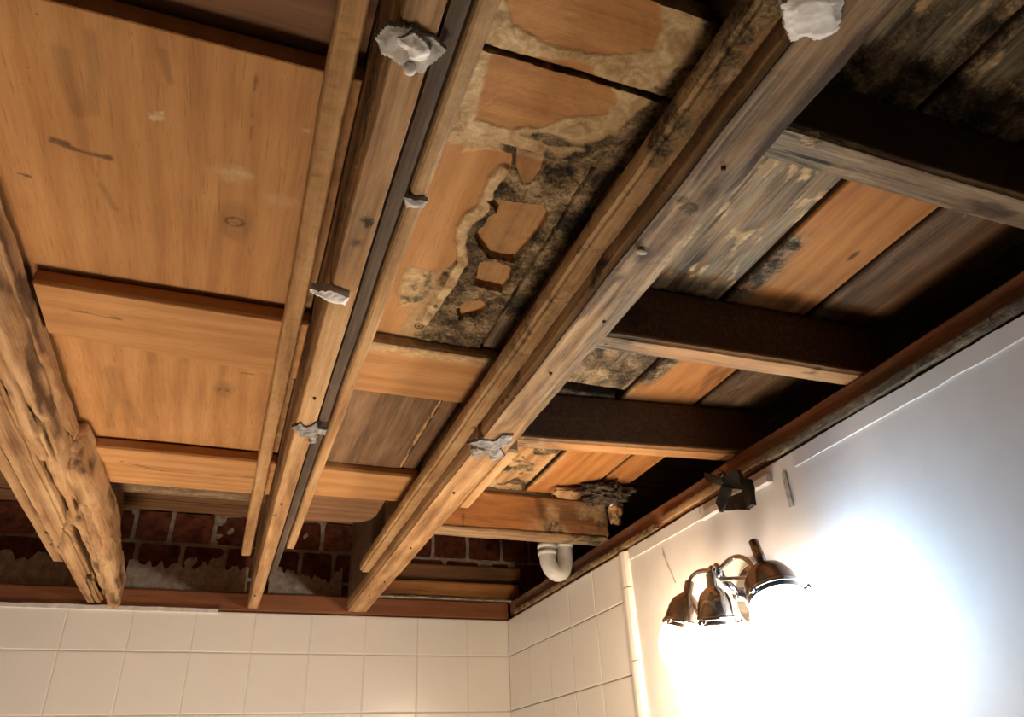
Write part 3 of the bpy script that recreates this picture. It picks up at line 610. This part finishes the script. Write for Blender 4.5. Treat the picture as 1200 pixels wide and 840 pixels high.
sg = sliver('mortar_strand', [(.285, 1.05, .562), (.283, 1.2, .563), (.286, 1.38, .562)], .006, .006, 9, 'tan_y', None)
tag(sg, 'thin crumbling filler strand in the gap between the two brown boards', 'filler')
tag(plank('timber_board', MX0, MX1, 1.355, 1.502, .542, .562, M['honey_x'], None, (.006, .005, .006), .001, .0015), 'honey cross board at the far end of the middle bay', 'board')
V = [(.125, 1.49), (.290, 1.49), (.290, 1.63), (.283, 1.66), (.262, 1.685), (.24, 1.69), (.125, 1.70)]; k = len(V)
fb = link('timber_board', [(x, y, H(z)) for z in (.552, .572) for x, y in V], [list(range(k))[::-1], list(range(k, 2*k))]+[[i, (i+1) % k, (i+1) % k+k, i+k] for i in range(k)], M['brown_x'])
tag(fb, 'brown round cornered board over the bricks in the middle bay', 'board')

# ------------------------------------------------------------------ right bay: deck boards and blocking
zD = .60
def st_d1(v):   # grey weathered board with yellow flecks
    s = st0(v); n = fbm(v, (60, 9, 60), 4); near = sstep(1.15, .95, v[:,1])
    s[:,2] = np.clip((.8+n*1.2)*near, 0, 1); s[:,1] = np.clip(sstep(.1, .16, fbm(v+4, (90, 26, 90), 3))*near*1.0*sstep(.44, .5, v[:,0]+.06*fbm(v, 9, 2))*sstep(.78, .66, v[:,1]) + (1-near)*sstep(.0, .2, fbm(v+2, 25, 4))*.8, 0, 1)
    s[:,0] = np.clip(sstep(.44, .38, v[:,1]+.05*fbm(v, 22, 3))*1.0 + (1-near)*sstep(-.05, .2, fbm(v+8, 30, 4))*.8 + .9*sstep(.66, .74, v[:,1])*near*(.5+fbm(v, 18, 3)), 0, 1); return s
def relief(f, a=.006):
    def w(v):
        s = f(v); o = np.zeros_like(v); o[:,2] = -1.0*(v[:,2] < zD+.006)*(s[:,0]*a*np.maximum(0, fbm(v, 110, 3)+.15)+s[:,1]*a*.5*np.maximum(0, fbm(v+2, 150, 3)+.1)); return o
    return w
def st_d2(v):   # orange board with a speckled grey margin
    s = st0(v); e = v[:,0]-.611+.03*fbm(v, (30, 14, 30), 3); far = sstep(.95, 1.0, v[:,1]); near = sstep(.36, .34, v[:,1])
    m = sstep(.05, .015, e)*sstep(.5, .62, v[:,1])*(1-far); s[:,0] = np.clip(m*(.6+fbm(v, 80, 3)*1.4) + near*.9, 0, 1); s[:,2] = np.clip(m*.7+near*.9, 0, 1); s[:,1] = np.clip(m*.5*sstep(0, .2, fbm(v+1, 50, 3)), 0, 1)
    s[:,1] = np.maximum(s[:,1], far*sstep(.02, .0, e)*.6); s[:,3] = .5*sstep(.12, .25, fbm(v+3, (50, 10, 50), 3))*sstep(.55, .7, v[:,1])*(1-far)
    s[:,3] = np.maximum(s[:,3], .8*sstep(1, .5, spot(v, 0.7233, 0.5677, .006, 2.5))); return s
def st_d3(v):
    s = st0(v); n = fbm(v, (40, 8, 40), 4); s[:,0] = np.clip(.15+n*1.2+.8*sstep(.36, .3, v[:,1]), 0, 1)*.8; s[:,2] = np.clip(.25+n, 0, .6); return s
def st_near(v):
    s = st0(v); n = fbm(v, (50, 9, 50), 4); s[:,2] = np.clip(.9+n, 0, 1); s[:,0] = np.clip(.45+1.6*fbm(v+2, (30, 12, 30), 4)+.5*sstep(.28, .34, v[:,1]), 0, 1); s[:,1] = sstep(.1, .17, fbm(v+5, (60, 24, 60), 4))*.95*sstep(.34, .27, v[:,1]); return s
R1 = (.0024, .003, .006)
for x0, x1, y0, y1, f, mt, lb in (
    (.384, .6065, -.35, .352, st_near, 'dark_y', 'grey mouldy deck board with tan streaks at the top right'),
    (.6155, .758, -.35, .352, st_near, 'dark_y', 'grey brown deck board in the top right corner'),
    (.7645, 1.06, -.35, .352, st_d3, 'dark_y', 'dark deck board above the wall plate at the right edge'),
    (.384, .6055, .39, 1.0, st_d1, 'joist_y', 'weathered grey deck board flecked with yellow'),
    (.6155, .7575, .39, 1.06, st_d2, 'orange_y', 'orange deck board with a speckled grey edge'),
    (.767, 1.06, .39, 1.10, st_d3, 'brown_y', 'dark brown deck board running over the wall plate'),
    (.384, .604, 1.03, 1.52, st_d1, 'joist_y', 'mottled deck board beyond the third dark block'),
    (.6145, .758, 1.08, 1.52, st_d2, 'orange_y', 'bright orange deck board in front of the orange block'),
    (.7645, .835, 1.11, 1.43, st_d2, 'orange_y', 'broken orange deck board ending beside the black void')):
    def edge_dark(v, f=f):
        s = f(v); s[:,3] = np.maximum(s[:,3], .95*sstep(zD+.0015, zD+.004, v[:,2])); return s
    tag(plank('deck_board', x0, x1, y0, y1, zD, zD+.022, M[mt], None, R1, .001, .0015, relief(f), edge_dark), lb, 'board')
def block(y0, y1, z0, z1, shear, mat, label, st, x0=.3835, x1=.905, rough=.0006, warp=None):
    return tag(plank('blocking', x0, x1, y0, y1, z0, z1, M[mat], None, (.005, .004, .005), .0015, .0025, warp, st, rough, shear), label, 'block')
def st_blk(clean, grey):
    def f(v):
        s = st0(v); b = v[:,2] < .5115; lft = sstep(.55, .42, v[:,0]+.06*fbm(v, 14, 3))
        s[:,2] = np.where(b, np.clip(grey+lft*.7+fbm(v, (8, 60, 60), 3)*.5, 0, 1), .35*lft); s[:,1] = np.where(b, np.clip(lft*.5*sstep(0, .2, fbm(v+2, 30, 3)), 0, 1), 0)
        s[:,0] = np.where(b, np.clip(lft*sstep(.08, .25, fbm(v+7, 40, 3)), 0, 1), lft*np.clip(.3+fbm(v, (7, 20, 20), 3)*1.5, 0, 1)); s[:,3] = np.where(b, .7*sstep(.17, .24, fbm(v+5, (16, 60, 60), 3)), .93)  # alpha darkens every face above the underside to near-black brown
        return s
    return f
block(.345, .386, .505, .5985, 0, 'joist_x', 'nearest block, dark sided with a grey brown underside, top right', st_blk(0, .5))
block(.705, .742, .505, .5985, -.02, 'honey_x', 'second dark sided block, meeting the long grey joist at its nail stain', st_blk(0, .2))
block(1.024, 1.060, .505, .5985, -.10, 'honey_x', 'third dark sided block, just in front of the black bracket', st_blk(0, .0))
def st_b4(v):
    s = st0(v); r = sstep(.60, .68, v[:,0]+.06*fbm(v, 18, 3)); s[:,0] = np.clip(r*(.3+fbm(v, 22, 4)*2.0), 0, 1)*.9; s[:,1] = r*sstep(-.05, .12, fbm(v+4, 25, 4))*.7; s[:,2] = r*.35
    s[:,3] = np.maximum(.85*sstep(.002, .0006, np.abs(v[:,0]-.462+.004*fbm(v, 40, 2))), .6*sstep(.016, .003, np.abs(v[:,0]-.655+.01*fbm(v, 40, 3)+.25*(v[:,2]-.55))))
    s[:,1] = np.maximum(s[:,1], .5*sstep(.44, .40, v[:,0])*sstep(.57, .59, v[:,2])); return s
block(1.515, 1.552, .504, .589, 0, 'orange_x', 'bright orange block, farthest, in front of the white pipe', st_b4, x1=.823, warp=lambda v: np.stack([0*v[:,0], 0*v[:,0], -.004*sstep(.514, .504, v[:,2])*fbm(v, (20, 60, 60), 3)*2], 1))
tag(plank('batten', .40, .815, 1.508, 1.558, .493, .5025, M['joist_x'], None, (.006, .005, .004), .0015, .001, rough=.001, stain=lambda v: np.stack([sstep(.55, .8, v[:,0])*.5, 0*v[:,0], .3+0*v[:,0], 0*v[:,0]], 1)), 'thin split batten under the bright orange block', 'batten')
# rot hanging by the void
lump('rotten_clump', (.775, 1.43, .578), (.05, .035, .022), M['rot'], seed=2, amp=.6, spiky=.5, label='black crumbling rot clump hanging above the bright orange block', cat='rotten wood')
lump('rotten_clump', (.838, 1.50, .565), (.018, .016, .035), M['raw_y'], seed=5, amp=.5, spiky=.3, label='tan rotted stub dangling at the edge of the black void', cat='rotten wood')
lump('rotten_clump', (.715, 1.47, .587), (.045, .022, .01), M['raw_y'], seed=8, amp=.5, label='pale torn wood flap under the bright orange deck board', cat='rotten wood')
lump('plaster_scrap', (.803, 1.46, .567), (.009, .007, .007), M['plaster'], seed=9, amp=.3, sub=3, label='small white pebble of plaster in the black rot', cat='plaster')

# ------------------------------------------------------------------ plaster remains, scraps
def patch(name, pts, z, th, mat, label, cat, dome=.5, seed=0, parent=None, res=.0011):
    """a lump of plaster pressed on the underside of a timber; pts = outline in plan"""
    P = np.array(pts); lo = P.min(0)-.004; hi = P.max(0)+.004; nx, ny = np.maximum(2, np.round((hi-lo)/res)).astype(int)
    X, Y = np.meshgrid(np.linspace(lo[0], hi[0], nx+1), np.linspace(lo[1], hi[1], ny+1), indexing='ij'); G = np.stack([X.ravel(), Y.ravel(), 0*X.ravel()], 1)
    d = poly_sd(G[:,:2], P) + .006*fbm(G+seed, 70, 3) + .003*fbm(G+seed, 220, 2)
    t = th*(sstep(.0, -.008, d)*dome + (1-dome) + .5*fbm(G+seed+2, 60, 3)); keep = d < 0
    idx = -np.ones(len(G), int); i = np.arange(nx)[:,None]*(ny+1)+np.arange(ny)[None]; q = np.stack([i, i+ny+1, i+ny+2, i+1], -1).reshape(-1, 4)
    q = q[keep[q].all(1)]
    used = np.unique(q); idx[used] = np.arange(len(used)); n = len(used)
    bot = G[used].copy(); bot[:,2] = H(z)-np.maximum(t[used], .0008); top = G[used].copy(); top[:,2] = H(z)+.001
    f = idx[q]; F = f[:, ::-1].tolist() + (f+n).tolist()
    E = {}
    for a in f.tolist():
        for u, v in zip(a, a[1:]+a[:1]): E[(u, v)] = E.get((u, v), 0)+1
    F += [[u, v, v+n, u+n] for (u, v) in E if (v, u) not in E]
    o = link(name, np.concatenate([bot, top]), F, M[mat], parent, smooth=False)
    return tag(o, label, cat)
patch('plaster_patch', [(0.0415, 0.3348), (0.0475, 0.3237), (0.0580, 0.3174), (0.0693, 0.3220), (0.0797, 0.3242), (0.0902, 0.3309), (0.0857, 0.3422), (0.0799, 0.3542), (0.0632, 0.3535), (0.0470, 0.3475)], .4605, .007, 'plaster_grey', 'grey plaster splat on the honey coloured joist near the top', 'plaster', .35, 1)
patch('plaster_patch', [(0.0547, 0.3278), (0.0652, 0.3215), (0.0783, 0.3256), (0.0818, 0.3317), (0.0748, 0.3431), (0.0659, 0.3422)], .4535, .006, 'plaster', 'smaller white plaster lump on top of the grey splat', 'plaster', .7, 5)
lump('plaster_bead', (0.0688, 0.3498, .452), (.0045, .0045, .005), M['plaster'], seed=3, sub=3, amp=.15, label='white plaster bead below the grey plaster splat', cat='plaster')
patch('plaster_patch', [(0.2953, 0.2220), (0.3012, 0.2108), (0.3144, 0.2012), (0.3308, 0.1995), (0.3436, 0.2139), (0.3523, 0.2279), (0.3416, 0.2358), (0.3297, 0.2369), (0.3226, 0.2466), (0.3112, 0.2388)], .4585, .008, 'plaster', 'large bright white plaster patch on the long grey joist', 'plaster', .4, 2)
patch('plaster_shard', [(0.0312, 0.6430), (0.0525, 0.6412), (0.0767, 0.6450), (0.0733, 0.6625), (0.0579, 0.6605), (0.0339, 0.6516)], .4605, .012, 'plaster', 'white pointed plaster shard across the honey coloured joist', 'plaster', .3, 3)
patch('torn_scrap', [(0.0486, 0.9938), (0.0610, 0.9787), (0.0695, 0.9911), (0.0815, 0.9731), (0.0883, 0.9890), (0.1002, 0.9888), (0.0996, 1.0104), (0.0882, 1.0073), (0.0897, 1.0384), (0.0809, 1.0472), (0.0749, 1.0170), (0.0638, 1.0262), (0.0569, 1.0065)], .4605, .006, 'foil', 'grey torn scrap nailed to the far part of the honey coloured joist', 'scrap', .3, 4)
patch('torn_scrap', [(0.3083, 0.9835), (0.3269, 0.9654), (0.3464, 0.9667), (0.3492, 0.9433), (0.3654, 0.9357), (0.3727, 0.9630), (0.3615, 0.9861), (0.3806, 1.0161), (0.3691, 1.0409), (0.3474, 1.0106), (0.3356, 1.0350), (0.3202, 1.0039), (0.3299, 0.9911)], .4605, .006, 'foil', 'grey torn scrap with nail on the long grey joist', 'scrap', .3, 6)
sliver('wood_splinter', [(.318, .985, .452), (.335, .99, .455), (.352, .995, .456)], .006, .004, 12, 'raw_y', None); 
patch('plaster_shard', [(0.1001, 0.5011), (0.1197, 0.4996), (0.1190, 0.5095), (0.1052, 0.5127)], .4735, .006, 'plaster_grey', 'small grey plaster chip on the smooth tan cleat', 'plaster', .4, 7)
lump('plaster_bead', (0.3376, 0.4918, .457), (.006, .004, .002), M['mortar'], seed=13, sub=3, amp=.25, label='pale round plaster dab on the long grey joist near its nail stain', cat='plaster')
for o in list(COL.objects):
    if o.name == 'wood_splinter': tag(o, 'pale pointed splinter sticking out left of the grey torn scrap', 'splinter')

# ------------------------------------------------------------------ white waste pipe
pp = empty('waste_pipe', (.785, 1.75, H(.46))); tag(pp, 'white plastic waste pipe bend behind the orange block', 'pipe')
arc = [(.762+.0*0, 1.75, H(.70)), (.762, 1.75, H(.56))] + [(.787-.025*math.cos(a), 1.75-.004*math.sin(a), H(.515-.040*math.sin(a))) for a in np.linspace(0, math.pi, 14)] + [(.812, 1.75, H(.56)), (.812, 1.75, H(.70))]
tube('bend', arc, .021, M['pvc'], pp, 22)
for z in (.545, .528): lathe('collar', [(.0205, -.006), (.0245, -.005), (.0245, .005), (.0205, .006)], (.762, 1.75, H(z)), (0, 0, 1), M['pvc'], pp, 28)
lathe('collar', [(.0205, -.009), (.0245, -.008), (.0245, .008), (.0205, .009)], (.812, 1.75, H(.552)), (0, 0, 1), M['pvc'], pp, 28)

# ------------------------------------------------------------------ black bracket on the plate
bb = empty('black_bracket', (.81, 1.05, H(.47))); tag(bb, 'black crumpled rubber bracket with bent flaps hanging from the wall plate', 'bracket')
def flap(name, quad, th, seed):
    """a bent slab over a quad given as 4 world corners"""
    a, b, c, d = [np.array(q, float) for q in quad]; n = 10; V = []; F = []
    nrm = np.cross(b-a, d-a); nrm /= np.linalg.norm(nrm)
    for sgn in (0, 1):
        for i in range(n+1):
            for j in range(n+1):
                u, v = i/n, j/n; p = a*(1-u)*(1-v)+b*u*(1-v)+c*u*v+d*(1-u)*v
                V.append(p + nrm*(th*sgn + .006*math.sin(u*2.5+seed)*v))
    V = np.array(V); V += np.stack([.006*fbm(V+seed+k, 40, 3) for k in range(3)], 1); m = (n+1)**2; q = lambda i, j, s_: s_*m+i*(n+1)+j
    for i in range(n):
        for j in range(n): F += [[q(i,j,0), q(i,j+1,0), q(i+1,j+1,0), q(i+1,j,0)], [q(i,j,1), q(i+1,j,1), q(i+1,j+1,1), q(i,j+1,1)]]
        F += [[q(i,0,0), q(i+1,0,0), q(i+1,0,1), q(i,0,1)], [q(i,n,0), q(i,n,1), q(i+1,n,1), q(i+1,n,0)], [q(0,i,0), q(0,i,1), q(0,i+1,1), q(0,i+1,0)], [q(n,i,0), q(n,i+1,0), q(n,i+1,1), q(n,i,1)]]
    V[:,2] += EYE; return link(name, V, F, M['black'], bb)
flap('hook', [(0.8000, 1.0710, 0.4915), (0.8000, 1.0681, 0.4737), (0.8000, 1.0226, 0.4472), (0.8000, 1.0110, 0.4588)], .008, 1)
flap('plate', [(0.8000, 1.0227, 0.4632), (0.8000, 1.0235, 0.4443), (0.8000, 0.9712, 0.4208), (0.8000, 0.9693, 0.4554)], .010, 2)
flap('flap', [(0.7950, 1.0227, 0.4483), (0.7950, 1.0490, 0.4244), (0.7950, 1.0463, 0.4078), (0.7950, 0.9989, 0.4349)], .006, 3)
flap('flap', [(0.7900, 1.0021, 0.4186), (0.7900, 1.0179, 0.4011), (0.7900, 0.9605, 0.3834), (0.7900, 0.9587, 0.4168)], .008, 4)
flap('flap', [(0.7900, 0.9618, 0.4362), (0.7900, 0.9601, 0.3847), (0.7900, 0.9377, 0.3830), (0.7900, 0.9490, 0.4314)], .010, 5)
tube('bolt', [(.815, 1.045, H(.478)), (.80, 1.035, H(.478))], .006, M['chrome_dark'], bb, 10)

# ------------------------------------------------------------------ three-armed wall lamp
lamp = empty('sconce_lamp', (XW, 1.04, H(.25))); tag(lamp, 'tarnished chrome wall lamp with three lit glass shades', 'lamp')
lathe('back_plate', [(.055, 0), (.055, .006), (.045, .012), (.012, .016), (.010, .045)], (XW, 1.03, H(.262)), (-1, 0, 0), M['chrome'], lamp, 40)
hub = (.757, 1.035, H(.297))
tube('stem', [(XW-.04, 1.03, H(.262)), (.775, 1.032, H(.275)), hub], .0065, M['chrome'], lamp)
lathe('hub', [(0, -.012), (.007, -.011), (.0095, -.004), (.0095, .004), (.007, .011), (.003, .016)], hub, (0, 0, 1), M['chrome'], lamp, 20)
def bez(a, b, c, n=14): a, b, c = Vector(a), Vector(b), Vector(c); return [a*(1-t)**2+b*2*t*(1-t)+c*t*t for t in np.linspace(0, 1, n)]
def shade(c, axis, R, glowm, metalm):
    """c: crown of the metal cap; axis: direction the glass faces"""
    s = lathe('shade_cap', [(.006, -.022), (.008, -.02), (.008, -.001), (R*.45, .003), (R*.75, .012), (R*.93, .026), (R, .042), (R*1.03, .046), (R*1.03, .060), (R*.98, .061), (R*.95, .048)], c, axis, M[metalm], lamp, 40)
    lathe('band', [(R*1.03, .046), (R*1.07, .048), (R*1.07, .0515), (R*1.03, .053)], c, axis, M['chrome'], s, 40)
    ax = Vector(axis).normalized()
    g = lathe('glass_globe', [(R*.93, .056), (R*1.05, .066), (R*1.12, .08), (R*1.06, .098), (R*.82, .114), (R*.45, .124), (.002, .127)], c, axis, M[glowm], lamp, 40)
    for k in range(3):
        u = ax.orthogonal().normalized(); w = ax.cross(u); a = 2.1*k+.6; d = u*math.cos(a)+w*math.sin(a); p = Vector(c)+ax*.056+d*R*1.02
        lathe('thumb_screw', [(.002, 0), (.002, .005), (.0045, .006), (.0045, .010), (.002, .011)], p, d, M['chrome'], s, 12)
    return g
cM, aM = Vector((.738, 1.03, H(.272))), (.05, .12, -1)
cR, aR = Vector((.745, .905, H(.274))), (-.1, -.38, -1)
cL, aL = Vector((.752, 1.125, H(.283))), (-.25, .25, -1)
shade(cM, aM, .030, 'glow_warm', 'chrome'); shade(cR, aR, .040, 'glow_cool', 'chrome_dark'); shade(cL, aL, .030, 'glow_warm', 'chrome_dark')
tube('arm', bez(hub, Vector(hub)+Vector((-.012, 0, .014)), cM - Vector(aM).normalized()*.02), .006, M['chrome'], lamp)
tube('arm', bez(hub, Vector((.77, .98, H(.335))), cR - Vector(aR).normalized()*.01 + Vector((.012, .03, -.01))), .0042, M['chrome'], lamp)
tube('arm', [Vector(hub)+Vector((0, -.005, -.012)), Vector((.765, .98, H(.275))), Vector((.77, .925, H(.245)))], .0038, M['chrome'], lamp)
tube('arm', bez(hub, Vector((.76, 1.10, H(.325))), cL - Vector(aL).normalized()*.02), .0042, M['chrome'], lamp)
tube('switch_stem', [cR + Vector(aR).normalized()*.002, cR - Vector(aR).normalized()*.045], [.0085, .0075], M['chrome_dark'], lamp)
